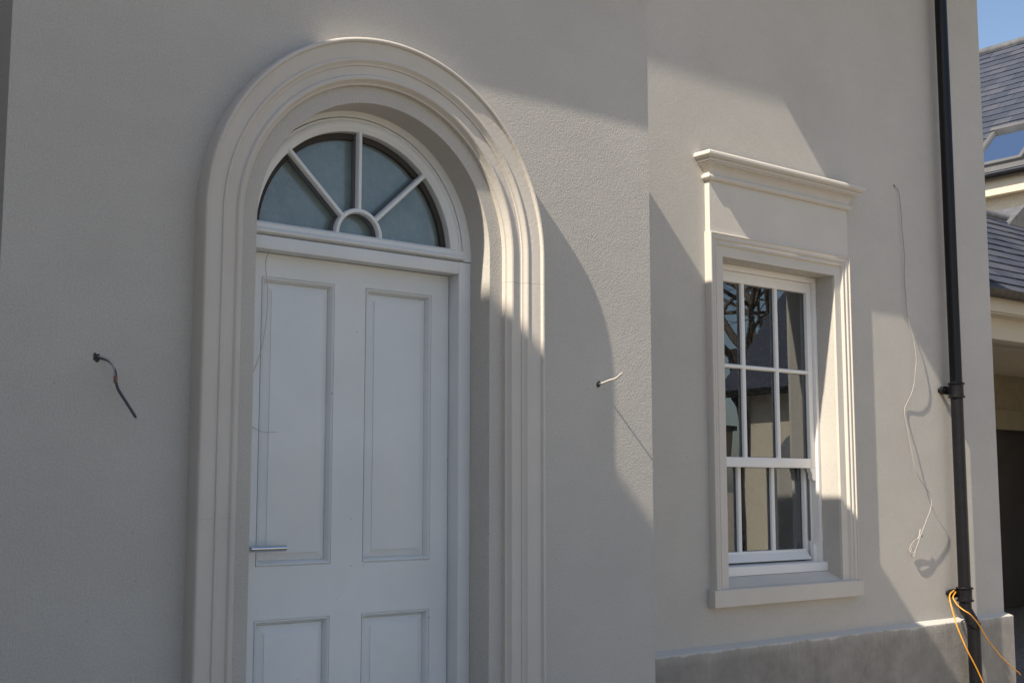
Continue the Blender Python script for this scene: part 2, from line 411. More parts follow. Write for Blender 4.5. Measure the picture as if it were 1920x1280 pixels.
# door frame, transom, door leaf
FY = 4.105; XI0, XI1 = ACX - AR + 0.004, ACX + AR - 0.004
DCX = 2.556; fr0, fr1 = DCX - 0.477, DCX + 0.477
bm = nb()
box(bm, (XI0, FY, 0.405), (fr0, FY + 0.12, 2.527), 0.0025); box(bm, (fr1, FY, 0.405), (XI1, FY + 0.12, 2.527), 0.0025)
box(bm, (fr0 + 0.0005, FY + 0.0005, 2.476), (fr1 - 0.0005, FY + 0.12, 2.526), 0.0025)
door_frame = obj('door_frame', bm, TIMBER, house)
# door leaf: stiles and rails round four raised panels
DY = 4.175
cols = [(2.173, 2.487), (2.627, 2.944)]; rows = [(1.3185, 2.386), (0.60, 1.127)]
bm = nb(); dl0, dl1 = fr0 + 0.003, fr1 - 0.003; dz0, dz1 = 0.41, 2.474
def strip(x0, x1, z0, z1): box(bm, (x0, DY, z0), (x1, DY + 0.045, z1))
xs = [dl0, cols[0][0], cols[0][1], cols[1][0], cols[1][1], dl1]; zs = [dz0, rows[1][0], rows[1][1], rows[0][0], rows[0][1], dz1]
for i in range(5):
    for j in range(5):
        if i in (1, 3) and j in (1, 3): continue
        f = [bm.verts.new(p) for p in ((xs[i], DY, zs[j]), (xs[i + 1], DY, zs[j]), (xs[i + 1], DY, zs[j + 1]), (xs[i], DY, zs[j + 1]))]; bm.faces.new(f)
for a, b in (((dl0, DY, dz0), (dl0, DY + .045, dz1)), ((dl1, DY, dz0), (dl1, DY + .045, dz1))):
    bm.faces.new([bm.verts.new(p) for p in (a, (a[0], b[1], a[2]), b, (a[0], a[1], b[2]))])
bmesh.ops.remove_doubles(bm, verts=bm.verts, dist=0.0003)
door = obj('front_door', bm, TIMBER, house, 0)
for x0, x1 in cols:
    for z0, z1 in rows:
        bm = nb(); cx, cz = (x0 + x1) / 2, (z0 + z1) / 2; hx, hz = (x1 - x0) / 2, (z1 - z0) / 2
        # offset from the panel edge inward, depth behind the door face
        pr = [(0, 0), (0.0003, 0.005), (0.0024, 0.005), (0.0028, -0.001), (0.006, -0.0022), (0.010, 0.001), (0.0145, 0.010), (0.0185, 0.0205), (0.0187, 0.0245), (0.0205, 0.0245), (0.0215, 0.021), (0.047, 0.0115), (0.0472, 0.0085), (0.0495, 0.0078)]
        rings = [[bm.verts.new((cx + sx * (hx - t), DY + d, cz + sz * (hz - t))) for sx, sz in ((-1, -1), (1, -1), (1, 1), (-1, 1))] for t, d in pr]
        for a, b in zip(rings, rings[1:]):
            for k in range(4): bm.faces.new((a[k], a[(k + 1) % 4], b[(k + 1) % 4], b[k]))
        bm.faces.new(rings[-1])
        bmesh.ops.recalc_face_normals(bm, faces=bm.faces)
        if sum(f.normal.y for f in bm.faces) > 0: bmesh.ops.reverse_faces(bm, faces=bm.faces)
        obj('door_panel', bm, TIMBER, door, 20)
# shadow gap behind the leaf
boxobj('door_rebate', (XI0 + 0.01, DY + 0.05, 0.405), (XI1 - 0.01, DY + 0.09, 2.52), DARKGAP, house)
# lever handle
bm = nb()
zc = 1.386; yh = DY - 0.062
hp = catmull([(2.118, DY - 0.004, zc), (2.118, DY - 0.035, zc), (2.124, yh, zc), (2.145, yh - 0.002, zc), (2.20, yh - 0.001, zc), (2.262, yh + 0.001, zc)], 5)
tube(bm, hp, 0.0130, 14, flat=0.9)
bmesh.ops.bevel(bm, geom=[e for e in bm.edges if len(e.link_faces) == 2 and e.calc_face_angle(0) > 1.2], offset=0.002, segments=2, affect='EDGES')
h = obj('door_handle', bm, CHROME, door, 40)
bm = nb()
for k in (0,):
    v = []
    c = Vector((2.118, DY, zc)); seg = 28
    pr = [(0.026, 0), (0.026, 0.007), (0.024, 0.009), (0.012, 0.009)]
    rg = [[bm.verts.new((c.x + r * math.cos(2 * PI * k / seg), DY - d, c.z + r * math.sin(2 * PI * k / seg))) for k in range(seg)] for r, d in pr]
    for a, b in zip(rg, rg[1:]):
        for k in range(seg): bm.faces.new((a[k], a[(k + 1) % seg], b[(k + 1) % seg], b[k]))
    bm.faces.new(rg[-1])
bmesh.ops.recalc_face_normals(bm, faces=bm.faces)
obj('handle_rose', bm, CHROME, door, 40)

# fanlight: arched fixed frame, sash, sunburst bars, frosted glass
FC = ACZ; FB = 2.530
def half_ring(bm, cx, cz, zb, prof, y, N=64):
    """profile (radius, depth behind y); clipped at height zb by starting the arc there"""
    st = []
    for i in range(N + 1):
        t = PI * i / N; st.append((Vector((cx, y, cz)), Vector((-math.cos(t), 0, math.sin(t))), Vector((0, 1, 0))))
    st.insert(0, (Vector((cx, y, zb)), Vector((-1, 0, 0)), Vector((0, 1, 0))))
    st.append((Vector((cx, y, zb)), Vector((1, 0, 0)), Vector((0, 1, 0))))
    sweep(bm, st, prof)
bm = nb()
half_ring(bm, DCX, FC, FB + 0.001, [(AR + 0.02, 0.10), (AR + 0.02, 0.0), (0.500, 0.0), (0.498, 0.002), (0.498, 0.10)], FY + 0.001)
fan = obj('fanlight', bm, TIMBER, house, 30)
GY = FY + 0.018
bm = nb()
half_ring(bm, DCX, FC, FB + 0.038, [(0.4955, 0.085), (0.4955, 0.006), (0.493, 0.004), (0.4885, 0.004), (0.486, 0.0065), (0.482, 0.003), (0.478, 0.001), (0.462, 0.001), (0.456, 0.004), (0.450, 0.009), (0.444, 0.011), (0.442, 0.014), (0.4415, 0.085)], FY)
# bottom rail with its weathered nose
sweep(bm, [(Vector((x, FY, 0)), Vector((0, 1, 0)), Vector((0, 0, 1))) for x in (DCX - 0.4975, DCX + 0.4975)],
      [(0.085, FB + 0.002), (0.0015, FB + 0.002), (-0.010, FB + 0.008), (-0.012, FB + 0.014), (-0.006, FB + 0.022), (0.0, FB + 0.026), (0.001, FB + 0.040), (0.006, FB + 0.046), (0.012, FB + 0.050), (0.085, FB + 0.050)])
obj('fanlight_sash', bm, TIMBER, fan, 30)
HC = FB + 0.048   # centre of the hub and of the sunburst
def bar_between(bm, p, q, w, ya, yb, nose=True):
    p = Vector((p[0], 0, p[1])); q = Vector((q[0], 0, q[1])); t = (q - p).normalized(); s_ = Vector((t.z, 0, -t.x))
    pr = [(-w, yb), (-w, ya + 0.008), (-w * 0.55, ya + 0.001), (0, ya), (w * 0.55, ya + 0.001), (w, ya + 0.008), (w, yb)] if nose else [(-w, yb), (-w, ya), (w, ya), (w, yb)]
    sweep(bm, [(P, s_, Vector((0, 1, 0))) for P in (p, q)], pr)
for ang in (43, 90, 137):
    c, s_ = math.cos(R(ang)), math.sin(R(ang))
    L = 0.412 if ang == 90 else 0.438
    bm = nb(); bar_between(bm, (DCX + 0.104 * c, HC + 0.104 * s_), (DCX + L * c, HC + L * s_), 0.0105, GY - 0.012, GY + 0.010)
    obj('glazing_bar', bm, TIMBER, fan, 40)
    bm = nb(); bar_between(bm, (DCX + 0.10 * c, HC + 0.10 * s_), (DCX + L * c, HC + L * s_), 0.0105, GY + 0.024, GY + 0.036, False)
    obj('spacer_bar', bm, SPACER, fan, 0)
bm = nb(); half_ring(bm, DCX, HC, HC, [(0.108, 0.022), (0.108, 0.008), (0.104, 0.001), (0.098, 0.0), (0.092, 0.001), (0.088, 0.008), (0.088, 0.022)], GY - 0.012, 32)
obj('glazing_bar', bm, TIMBER, fan, 40, label='half-round hub of the sunburst')
bm = nb(); half_ring(bm, DCX, HC, HC, [(0.108, 0.036), (0.108, 0.024), (0.088, 0.024), (0.088, 0.036)], GY, 32)
obj('spacer_bar', bm, SPACER, fan, 40)
bm = nb(); half_ring(bm, DCX, FC, HC, [(0.4405, 0.040), (0.4405, 0.024), (0.418, 0.024), (0.418, 0.040)], GY, 48)  # dark ring stands in for the shade inside the frame depth
obj('dark_glazing_edge', bm, DARKGAP, fan, 40)
def half_disc(y, r, cz, zb):
    bm = nb(); N = 48; v = [bm.verts.new((DCX - r, y, zb)), bm.verts.new((DCX + r, y, zb))]
    v += [bm.verts.new((DCX + r * math.cos(PI * i / N), y, cz + r * math.sin(PI * i / N))) for i in range(N + 1)]
    bm.faces.new(v); return bm
obj('pane', half_disc(GY + 0.045, 0.46, FC, HC - 0.01), FROST, fan, 0)

# ---------------------------------------------------------------- sash window
# stone surround, three mitred sides
SP = [(0.135, 0), (0.135, .042), (.1335, .047), (.130, .050), (.125, .050), (.122, .047), (.1215, .043), (.110, .041), (.107, .044), (.102, .0455), (.097, .044), (.093, .038), (.091, .034),
      (.0805, .033), (.0785, .0365), (.074, .0385), (.069, .037), (.065, .031), (.062, .027), (.0605, .0235), (.058, .021), (0.004, .0205), (0.0, .0195), (0.0, 0)]
SZ = WZ1; ZS = 1.026
V_ = Vector
bm = nb()
yv = V_((0, -1, 0)); yb = WY
sweep(bm, [(V_((WX0, yb, ZS)), V_((-1, 0, 0)), yv), (V_((WX0, yb, SZ)), V_((-1, 0, 1)), yv), (V_((WX1, yb, SZ)), V_((1, 0, 1)), yv), (V_((WX1, yb, ZS)), V_((1, 0, 0)), yv)], SP)
obj('window_surround', bm, TRIM, house, 28)
# frieze block and cornice
ST = SZ + 0.135
FX0, FX1 = 5.487, 6.818
boxobj('frieze', (FX0, WY - 0.037, ST + 0.0008), (FX1, WY + 0.01, 3.425), TRIM, house, 0.0, label='plain frieze panel between window surround and cornice')
# cornice: (projection from frieze face, z)
fp = 0.037
CP = [(0, 3.418), (0.012, 3.418), (0.020, 3.424), (0.0245, 3.432), (0.0245, 3.440), (0.020, 3.449), (0.012, 3.452), (0.008, 3.456), (0.010, 3.470), (0.018, 3.488), (0.032, 3.502), (0.046, 3.508), (0.052, 3.510), (0.052, 3.517),
      (0.060, 3.519), (0.064, 3.527), (0.062, 3.534), (0.070, 3.536), (0.080, 3.542), (0.0855, 3.550), (0.0855, 3.562), (0.080, 3.572), (0.070, 3.577), (0.03, 3.585), (-fp, 3.592), (-fp, 3.418)]
bm = nb()
sweep(bm, [(V_((FX0, WY, 0)), V_((-1, 0, 0)), V_((0, 0, 1))), (V_((FX0, WY - fp, 0)), V_((-1, -1, 0)), V_((0, 0, 1))), (V_((FX1, WY - fp, 0)), V_((1, -1, 0)), V_((0, 0, 1))), (V_((FX1, WY, 0)), V_((1, 0, 0)), V_((0, 0, 1)))],
      [(a * 1.06, b) for a, b in CP[:-2]])
obj('window_cornice', bm, TRIM, house, 25)
# sill
bm = nb()
sx0, sx1 = 5.452, 6.848; sy = WY - 0.056
sweep(bm, [(V_((x, 0, 0)), V_((0, 1, 0)), V_((0, 0, 1))) for x in (sx0, sx1)], [(WY - 0.002, 0.926), (sy + 0.003, 0.926), (sy, 0.929), (sy, 1.019), (sy + 0.004, 1.024), (WY - 0.002, 1.0315)])
box(bm, (WX0 - 0.001, WY - 0.003, 0.93), (WX1 + 0.001, WY + 0.16, 1.031))
for v in bm.verts:
    if v.co.y > WY + 0.15 and v.co.z > 1: v.co.z = 1.108
obj('window_sill', bm, TRIM, house, 25)

# timber box frame
UY = 5.125      # upper sash face
LY = 5.183      # lower sash face
BX0, BX1 = WX0 + 0.001, WX1 - 0.001
bm = nb()
fw = 0.028
box(bm, (BX0, UY - 0.022, 1.128), (BX0 + fw, LY + 0.08, WZ1 - 0.001), 0.002)
box(bm, (BX1 - fw, UY - 0.022, 1.128), (BX1, LY + 0.08, WZ1 - 0.001), 0.002)
box(bm, (BX0 + fw + .0005, UY - 0.0215, WZ1 - 0.036), (BX1 - fw - .0005, LY + 0.08, WZ1 - 0.001), 0.002)
sash = obj('sash_window', bm, SASHP, house)
# timber sill of the frame
bm = nb()
sweep(bm, [(V_((x, 0, 0)), V_((0, 1, 0)), V_((0, 0, 1))) for x in (BX0, BX1)],
      [(LY + 0.08, 1.082), (UY - 0.052, 1.082), (UY - 0.055, 1.085), (UY - 0.055, 1.132), (UY - 0.050, 1.137), (LY + 0.012, 1.146), (LY + 0.08, 1.146)])
obj('timber_sill', bm, SASHP, sash, 25)
# parting slips and stub at the bottom of the jamb
for xs_, sg in ((BX0 + fw, 1), (BX1 - fw, -1)):
    bm = nb()
    box(bm, (xs_ + sg * 0.0005, UY + 0.036, 1.14), (xs_ + sg * 0.014, UY + 0.056, WZ1 - 0.037), 0.0015)
    box(bm, (xs_ + sg * 0.0005, UY + 0.004, 1.139), (xs_ + sg * 0.030, UY + 0.034, 1.250), 0.0015)
    obj('parting_slip', bm, SASHP, sash)
    boxobj('sash_groove', (xs_ + sg * 0.0145, UY + 0.040, 1.27), (xs_ + sg * 0.024, UY + 0.052, 1.73), SPACER, sash)
def sash_leaf(name, y, x0, x1, z0, z1, gx, gz, rails, horns=False, chamf=False):
    """x0..x1,z0..z1 outer; gx,gz: glass openings (list of intervals)"""
    t = 0.042
    bm = nb()
    box(bm, (x0, y, z0), (gx[0][0], y + t, z1), 0.0015); box(bm, (gx[-1][1], y, z0), (x1, y + t, z1), 0.0015)
    a, b = gx[0][0] + .0004, gx[-1][1] - .0004
    box(bm, (a, y + .0004, gz[-1][1]), (b, y + t, z1 - .0004), 0.0015)
    if chamf:
        zb = gz[0][0]
        sweep(bm, [(V_((x, y, 0)), V_((0, 1, 0)), V_((0, 0, 1))) for x in (a, b)],
              [(t, z0), (-0.044, z0), (-0.046, z0 + 0.006), (-0.006, zb - 0.018), (0.001, zb - 0.012), (0.001, zb - 0.002), (0.003, zb), (t, zb)])
    else:
        box(bm, (a, y + .0004, z0 + .0004), (b, y + t, gz[0][0]), 0.0015)
    s_ = obj(name, bm, SASHP, sash)
    for i in range(len(gx) - 1):
        xm = (gx[i][1] + gx[i + 1][0]) / 2; w_ = (gx[i + 1][0] - gx[i][1]) / 2
        bm = nb(); bar_between(bm, (xm, gz[0][0] - 0.004), (xm, gz[-1][1] + 0.004), w_, y + 0.002, y + 0.03)
        obj('glazing_bar', bm, SASHP, sash, 40)
    for j in range(len(gz) - 1):
        zm = (gz[j][1] + gz[j + 1][0]) / 2; w_ = (gz[j + 1][0] - gz[j][1]) / 2
        bm = nb(); bar_between(bm, (gx[0][0] - 0.004, zm), (gx[-1][1] + 0.004, zm), w_, y + 0.0032, y + 0.03)
        obj('glazing_bar', bm, SASHP, sash, 40)
    bm = nb()   # dark seal inside each opening edge
    for (p, q) in gx:
        for (r_, s2) in gz:
            for c in (((p, r_), (p + 0.0035, s2)), ((q - 0.0035, r_), (q, s2)), ((p + .0036, s2 - 0.0035), (q - .0036, s2)), ((p + .0036, r_), (q - .0036, r_ + 0.0035))):
                box(bm, (c[0][0], y + 0.0245, c[0][1]), (c[1][0], y + 0.027, c[1][1]))
    obj('dark_glazing_edge', bm, SPACER, sash, 0)
    boxobj('pane', (gx[0][0] - .003, y + 0.028, gz[0][0] - .003), (gx[-1][1] + .003, y + 0.0286, gz[-1][1] + .003), GLASS, sash)
UG = [(5.697, 5.973), (6.020, 6.292), (6.337, 6.614)]
UG = [(5.694, 5.978), (6.007, 6.297), (6.326, 6.614)]
sash_leaf('upper_sash', UY, BX0 + fw + 0.002, BX1 - fw - 0.002, 1.732, WZ1 - 0.038, UG, [(1.792, 2.338), (2.362, 2.872)], None)
sash_leaf('lower_sash', LY, BX0 + fw + 0.004, BX1 - fw - 0.004, 1.154, 1.786, UG, [(1.216, 1.745)], None, chamf=True)
# sash horns under the meeting rail
for xc, sg in ((BX0 + fw + 0.003, 1), (BX1 - fw - 0.003, -1)):
    bm = nb()
    pts = [(0, 1.7315), (0.050, 1.7315), (0.046, 1.716), (0.036, 1.700), (0.031, 1.690), (0.034, 1.678), (0.030, 1.664), (0.020, 1.655), (0.008, 1.652), (0, 1.652)]
    pts = [(xc + sg * x, z) for x, z in pts]
    if sg < 0: pts = pts[::-1]
    prism(bm, pts, UY + 0.001, UY + 0.034); bmesh.ops.recalc_face_normals(bm, faces=bm.faces)
    obj('sash_horn', bm, SASHP, sash, 25)

# ---------------------------------------------------------------- plinth
bm = nb(); zt0, zt1 = 0.716, 0.690; pp = 0.045
sweep(bm, plan((XR + 0.001, WY, 0, -1), (XE, WY, 1, -1), (XE, 12.0, 1, 0)), [(-0.002, zt0), (pp - 0.003, zt1 + 0.002), (pp, zt1 - 0.003), (pp, 0)], caps=False)
obj('plinth', bm, PLINTH, house, 20)

# ---------------------------------------------------------------- downpipe
px_, py_, pr_ = 7.945, 4.882, 0.0425
bm = nb(); lathe(bm, px_, py_, [(pr_, 0.84), (pr_, 5.95)], 36)
dp = obj('downpipe', bm, BLACK, house, 40)
def collar(z1, z0):
    bm = nb(); r = pr_ + 0.006
    lathe(bm, px_, py_, [(pr_ + 0.0005, z0 - 0.006), (r + 0.007, z0 - 0.004), (r + 0.010, z0 + 0.002), (r + 0.009, z0 + 0.008), (r + 0.001, z0 + 0.012), (r, z0 + 0.03), (r, z1 - 0.03), (r + 0.001, z1 - 0.012), (r + 0.009, z1 - 0.008), (r + 0.010, z1 - 0.002), (r + 0.006, z1 + 0.003), (pr_ + 0.0005, z1 + 0.005)], 36)
    obj('pipe_collar', bm, BLACK, dp, 40)
collar(2.335, 2.235); collar(0.925, 0.835)
def bracket(z):
    """lug flat on the wall beside the pipe, with the strap running to the collar"""
    bm = nb(); xb = px_ - 0.070; ya, yb2 = WY - 0.046, WY - 0.020
    pts = [(xb + 0.028 * math.cos(t), z + 0.028 * math.sin(t)) for t in [PI / 2 + PI * i / 14 for i in range(15)]] + [(px_ + 0.075, z - 0.026), (px_ + 0.075, z + 0.026)]
    prism(bm, pts, ya, yb2); bmesh.ops.recalc_face_normals(bm, faces=bm.faces)
    box(bm, (px_ - 0.030, py_ + 0.02, z - 0.022), (px_ + 0.030, ya + 0.001, z + 0.022), 0.003)
    k2 = 20
    for r0, y0_, y1_ in ((0.017, yb2 - 0.001, WY + 0.002), (0.012, ya - 0.006, ya + 0.001)):
        A_ = [bm.verts.new((xb + r0 * math.cos(2 * PI * k / k2), y0_, z + r0 * math.sin(2 * PI * k / k2))) for k in range(k2)]
        B_ = [bm.verts.new((xb + r0 * math.cos(2 * PI * k / k2), y1_, z + r0 * math.sin(2 * PI * k / k2))) for k in range(k2)]
        for k in range(k2): bm.faces.new((A_[k], B_[k], B_[(k + 1) % k2], A_[(k + 1) % k2]))
        bm.faces.new(A_)
    obj('pipe_bracket', bm, BLACK, dp, 40)
bracket(2.285); bracket(0.885)
# swan-neck step out over the plinth
bm = nb()
lx, ly = 7.965, 4.838
pts = [V_((px_, py_, 0.86)), V_((px_, py_, 0.79)), V_((px_, py_, 0.775))]
pts2 = catmull([(px_, py_, 0.80), (px_ + 0.002, py_ - 0.003, 0.772), (lx - 0.004, ly + 0.006, 0.700), (lx, ly, 0.672)], 4)
tube(bm, [V_((px_, py_, 0.86))] + pts2 + [V_((lx, ly, 0.64))], pr_ - 0.0005, 32)
obj('pipe_offset', bm, BLACK, dp, 40)
bm = nb(); lathe(bm, lx, ly, [(pr_ + 0.0008, 0.0), (pr_ + 0.0008, 0.655), (pr_ + 0.004, 0.657), (pr_ + 0.0045, 0.69), (pr_ + 0.001, 0.692)], 36); obj('lower_pipe', bm, BLACK, dp, 40)

# ---------------------------------------------------------------- loose cables
def cable(name, label, cat, strands, loc=None, group=None):
    """strands: list of (points, radius, material, part name); first is the body"""
    if len(strands) == 1:
        pts, r, m, _ = strands[0]; bm = nb(); P = catmull(pts, 8); tube(bm, P, r, 8)
        base = P[0].copy(); bmesh.ops.translate(bm, vec=-base, verts=bm.verts)
        o = obj(name, bm, m, None, 60); o.location = base
        o['label'] = label; o['category'] = cat
        if group: o['group'] = group
        return o
    t = thing(name, label, cat, strands[0][0][0], group)
    for pts, r, m, pn in strands:
        bm = nb(); tube(bm, catmull(pts, 8), r, 8); obj(pn, bm, m, t, 60)
    return t
def hole(parent, x, y, z, r=0.013):
    bm = nb(); random.seed(int(x * 100))
    c = bm.verts.new((x, y - 0.0022, z)); n = 14; ring = []
    for k in range(n):
        a = 2 * PI * k / n; rr = r * random.uniform(0.65, 1.15); ring.append(bm.verts.new((x + rr * math.cos(a) * 0.8, y - 0.0018, z + rr * math.sin(a))))
    for k in range(n): bm.faces.new((c, ring[(k + 1) % n], ring[k]))
    obj('cable_hole', bm, DARKGAP, parent, 0)
hole(house, 1.487, D, 2.020, 0.016); hole(house, 3.690, D, 2.049, 0.014); hole(house, 7.42, WY, 3.685, 0.010)
cable('cable_stub', 'short grey cable drooping from a hole in the wall left of the door', 'cable', [
    ([(1.490, D + 0.02, 2.023), (1.497, D - 0.012, 2.022), (1.515, D - 0.035, 2.010), (1.525, D - 0.055, 1.985), (1.526, D - 0.062, 1.958), (1.527, D - 0.064, 1.940)], 0.0032, WIREG, 'wire'),
    ([(1.492, D + 0.02, 2.019), (1.50, D - 0.010, 2.017), (1.518, D - 0.040, 2.003), (1.529, D - 0.060, 1.975), (1.531, D - 0.066, 1.95), (1.530, D - 0.067, 1.935)], 0.003, WIRED, 'wire'),
    ([(1.528, D - 0.065, 1.958), (1.5285, D - 0.066, 1.936)], 0.0062, TAPE, 'tape'),
    ([(1.529, D - 0.066, 1.942), (1.536, D - 0.072, 1.915), (1.556, D - 0.085, 1.878), (1.586, D - 0.10, 1.826)], 0.0050, WIRED, 'sheath'),
    ([(1.586, D - 0.10, 1.826), (1.589, D - 0.102, 1.821)], 0.0035, WIREG, 'wire')])
cable('cable_stub', 'short cream cable poking out of the wall right of the door', 'cable', [
    ([(3.690, D + 0.02, 2.050), (3.694, D - 0.02, 2.052), (3.697, D - 0.06, 2.061), (3.700, D - 0.10, 2.068), (3.704, D - 0.135, 2.088)], 0.0042, WIREW, 'wire')])
def on(x, q, z):    # a point q metres off the wall, kept on the same sight line as (x, z) on it
    k = (WY - q) / 4.95; return (x * k, WY - q, EYE + (z - EYE) * k)
main = [(7.435, WY + 0.02, 3.69)] + [on(*p) for p in (
    (7.400, .008, 3.672), (7.428, .014, 3.655), (7.443, .016, 3.62), (7.455, .018, 3.50), (7.462, .020, 3.36), (7.478, .020, 3.20), (7.468, .018, 3.05), (7.476, .018, 2.90), (7.478, .02, 2.83), (7.503, .022, 2.73), (7.545, .028, 2.64), (7.563, .032, 2.56),
    (7.572, .036, 2.48), (7.556, .036, 2.40), (7.538, .030, 2.32), (7.50, .022, 2.245), (7.44, .010, 2.175), (7.417, .008, 2.145), (7.412, .010, 2.10), (7.43, .016, 2.03), (7.445, .022, 1.98), (7.462, .026, 1.91), (7.492, .032, 1.80), (7.508, .036, 1.745), (7.545, .040, 1.685), (7.60, .044, 1.63),
    (7.665, .046, 1.575), (7.692, .046, 1.52), (7.67, .044, 1.452), (7.63, .042, 1.40), (7.602, .040, 1.36), (7.555, .036, 1.298), (7.522, .034, 1.25), (7.492, .030, 1.205), (7.458, .026, 1.172), (7.428, .022, 1.166), (7.412, .020, 1.19), (7.43, .022, 1.225), (7.475, .026, 1.255), (7.53, .03, 1.268), (7.575, .032, 1.284))]
loop2 = [on(*p) for p in ((7.57, .030, 1.292), (7.53, .032, 1.262), (7.502, .028, 1.215), (7.470, .020, 1.158), (7.442, .014, 1.148), (7.424, .012, 1.168), (7.438, .016, 1.205), (7.478, .022, 1.245), (7.525, .03, 1.28), (7.545, .034, 1.33))]
cable('hanging_wire', 'long pale wire hanging on the wall beside the downpipe, coiled at its end', 'wire', [
    (main, 0.0028, WIREG, 'wire'), (loop2, 0.0028, WIREW, 'loop')])
cable('hanging_wire', 'thin pale wire looping out over the left door panel from the doorway edge', 'wire', [
    ([(2.165, FY - 0.004, 2.474), (2.172, DY - 0.03, 2.43), (2.182, DY - 0.03, 2.33), (2.180, DY - 0.03, 2.22), (2.160, DY - 0.03, 2.10), (2.118, DY - 0.035, 1.99), (2.098, DY - 0.04, 1.90), (2.115, DY - .04, 1.835), (2.165, DY - .045, 1.806), (2.222, DY - .05, 1.806)], 0.0018, WIREW, 'wire')])
def oq(x, z, y):
    k = y / 4.78; return (x * k, y, EYE + (z - EYE) * k)
cable('extension_cord', 'orange cord hanging from the lower pipe bracket straight down past the pipe', 'cord', [
    ([(7.895, 4.932, 0.893), (7.868, 4.918, 0.905), oq(7.594, 0.893, 4.895), oq(7.617, 0.810, 4.86), oq(7.645, 0.745, 4.84), oq(7.672, 0.685, 4.82), oq(7.77, 0.538, 4.785), oq(7.877, 0.406, 4.77), oq(7.98, 0.265, 4.76), oq(8.10, 0.10, 4.75), (8.12, 4.70, 0.012), (8.14, 4.5, 0.008), (8.0, 4.1, 0.008)], 0.0048, ORANGE, 'cord')])
cable('extension_cord', 'orange cord leaving the lower pipe bracket and curving right across the plinth', 'cord', [
    ([(7.90, 4.932, 0.880), (7.885, 4.915, 0.895), oq(7.635, 0.883, 4.885), oq(7.665, 0.845, 4.86), oq(7.713, 0.812, 4.835), oq(7.775, 0.783, 4.80), oq(7.839, 0.755, 4.78), oq(7.932, 0.685, 4.775), oq(8.043, 0.57, 4.775), oq(8.183, 0.459, 4.775), oq(8.30, 0.385, 4.775), oq(8.36, 0.35, 4.785), (8.46, 4.805, 0.318), (8.50, 4.815, 0.296)], 0.0043, ORANGE, 'cord')])

# ---------------------------------------------------------------- slates
def slate_roof(bm, org, along, up, length, rise, gauge=0.21, wid=0.30, skip=None):
    """slates laid on a slope; along and up are unit vectors, the normal is their cross product"""
    lay = bm.faces.layers.float.new('tint') if 'tint' not in bm.faces.layers.float else bm.faces.layers.float['tint']
    nrm = along.cross(up).normalized()
    if nrm.z < 0: nrm = -nrm
    k = 0; rows_ = int(rise / gauge)
    for r_ in range(rows_ + 1):
        u0 = r_ * gauge; a = -wid * (0.5 if r_ % 2 else 0.0)
        while a < length:
            w_ = wid * random.uniform(0.97, 1.02)
            p0, p1 = max(a, 0), min(a + wid - 0.004, length)
            a += wid
            if p1 - p0 < 0.03: continue
            if skip and skip((p0 + p1) / 2, u0): continue
            u1 = min(u0 + gauge * 1.08, rise)
            th = random.uniform(0.007, 0.014); dr = random.uniform(-0.006, 0.006)
            h0, h1 = th + 0.006, 0.001
            v = []
            for s2, uu, hh in ((p0, u0 + dr, 0.002), (p1, u0 + dr, 0.002), (p1, u1, 0.0), (p0, u1, 0.0), (p0, u0 + dr, h0), (p1, u0 + dr, h0 + random.uniform(-.003, .003)), (p1, u1, h1), (p0, u1, h1)):
                v.append(bm.verts.new(org + along * s2 + up * uu + nrm * hh))
            tint = random.random()
            for f in ((4, 5, 6, 7), (0, 1, 5, 4), (1, 2, 6, 5), (3, 0, 4, 7)):
                fc = bm.faces.new([v[i] for i in f]); fc[lay] = tint
def quad(bm, *p): return bm.faces.new([bm.verts.new(c) for c in p])

# ---------------------------------------------------------------- far wing of the neighbouring house
wing = thing('house', 'two storey cream house with slate roof and a skylight behind the downpipe corner', 'house', (19.0, 9.0, 0))
WXX = 17.1; wy0, wy1 = 4.2, 16.0; we = 6.05
bm = nb(); box(bm, (WXX, wy0, 0), (23.0, wy1, we)); obj('wall', bm, CREAM, wing, 0)
k_ = 0.90; ex, ez = 16.85, 6.19; rx = 20.45; rz = ez + k_ * (rx - ex)
upv = V_((1, 0, k_)).normalized(); rise = math.hypot(rx - ex, rz - ez)
bm = nb()
quad(bm, (ex, wy0 - .2, ez - 0.01), (rx, wy0 - .2, rz - 0.01), (rx, wy1, rz - 0.01), (ex, wy1, ez - 0.01))
quad(bm, (rx, wy0 - .2, rz - 0.01), (rx * 2 - ex, wy0 - .2, ez), (rx * 2 - ex, wy1, ez), (rx, wy1, rz - 0.01))
quad(bm, (ex, wy0 - .2, ez - 0.01), (rx * 2 - ex, wy0 - .2, ez - .01), (rx, wy0 - .2, rz - 0.01), (rx, wy0 - .2, rz - 0.01)) if False else None
bm.faces.new([bm.verts.new(p) for p in ((ex + .1, wy0, ez - 0.1), (rx * 2 - ex - .1, wy0, ez - .1), (rx, wy0, rz - 0.05))])
SKY0, SKY1 = (9.22, 0), (10.12, 0)     # y range and slope range of the skylight
slate_roof(bm, V_((ex, wy0 - .2, ez)), V_((0, 1, 0)), upv, wy1 - wy0, rise, 0.205, 0.30,
           skip=lambda s2, u: (SKY0[0] < s2 + wy0 - .2 < SKY1[0]) and (0.0 < u < 1.14))
obj('roof', bm, SLATE, wing, 0)
bm = nb(); P = [V_((rx, y, rz + 0.01)) for y in (wy0 - .25, wy1)]
tube(bm, P, 0.075, 10); obj('ridge_tiles', bm, LEAD, wing, 50)
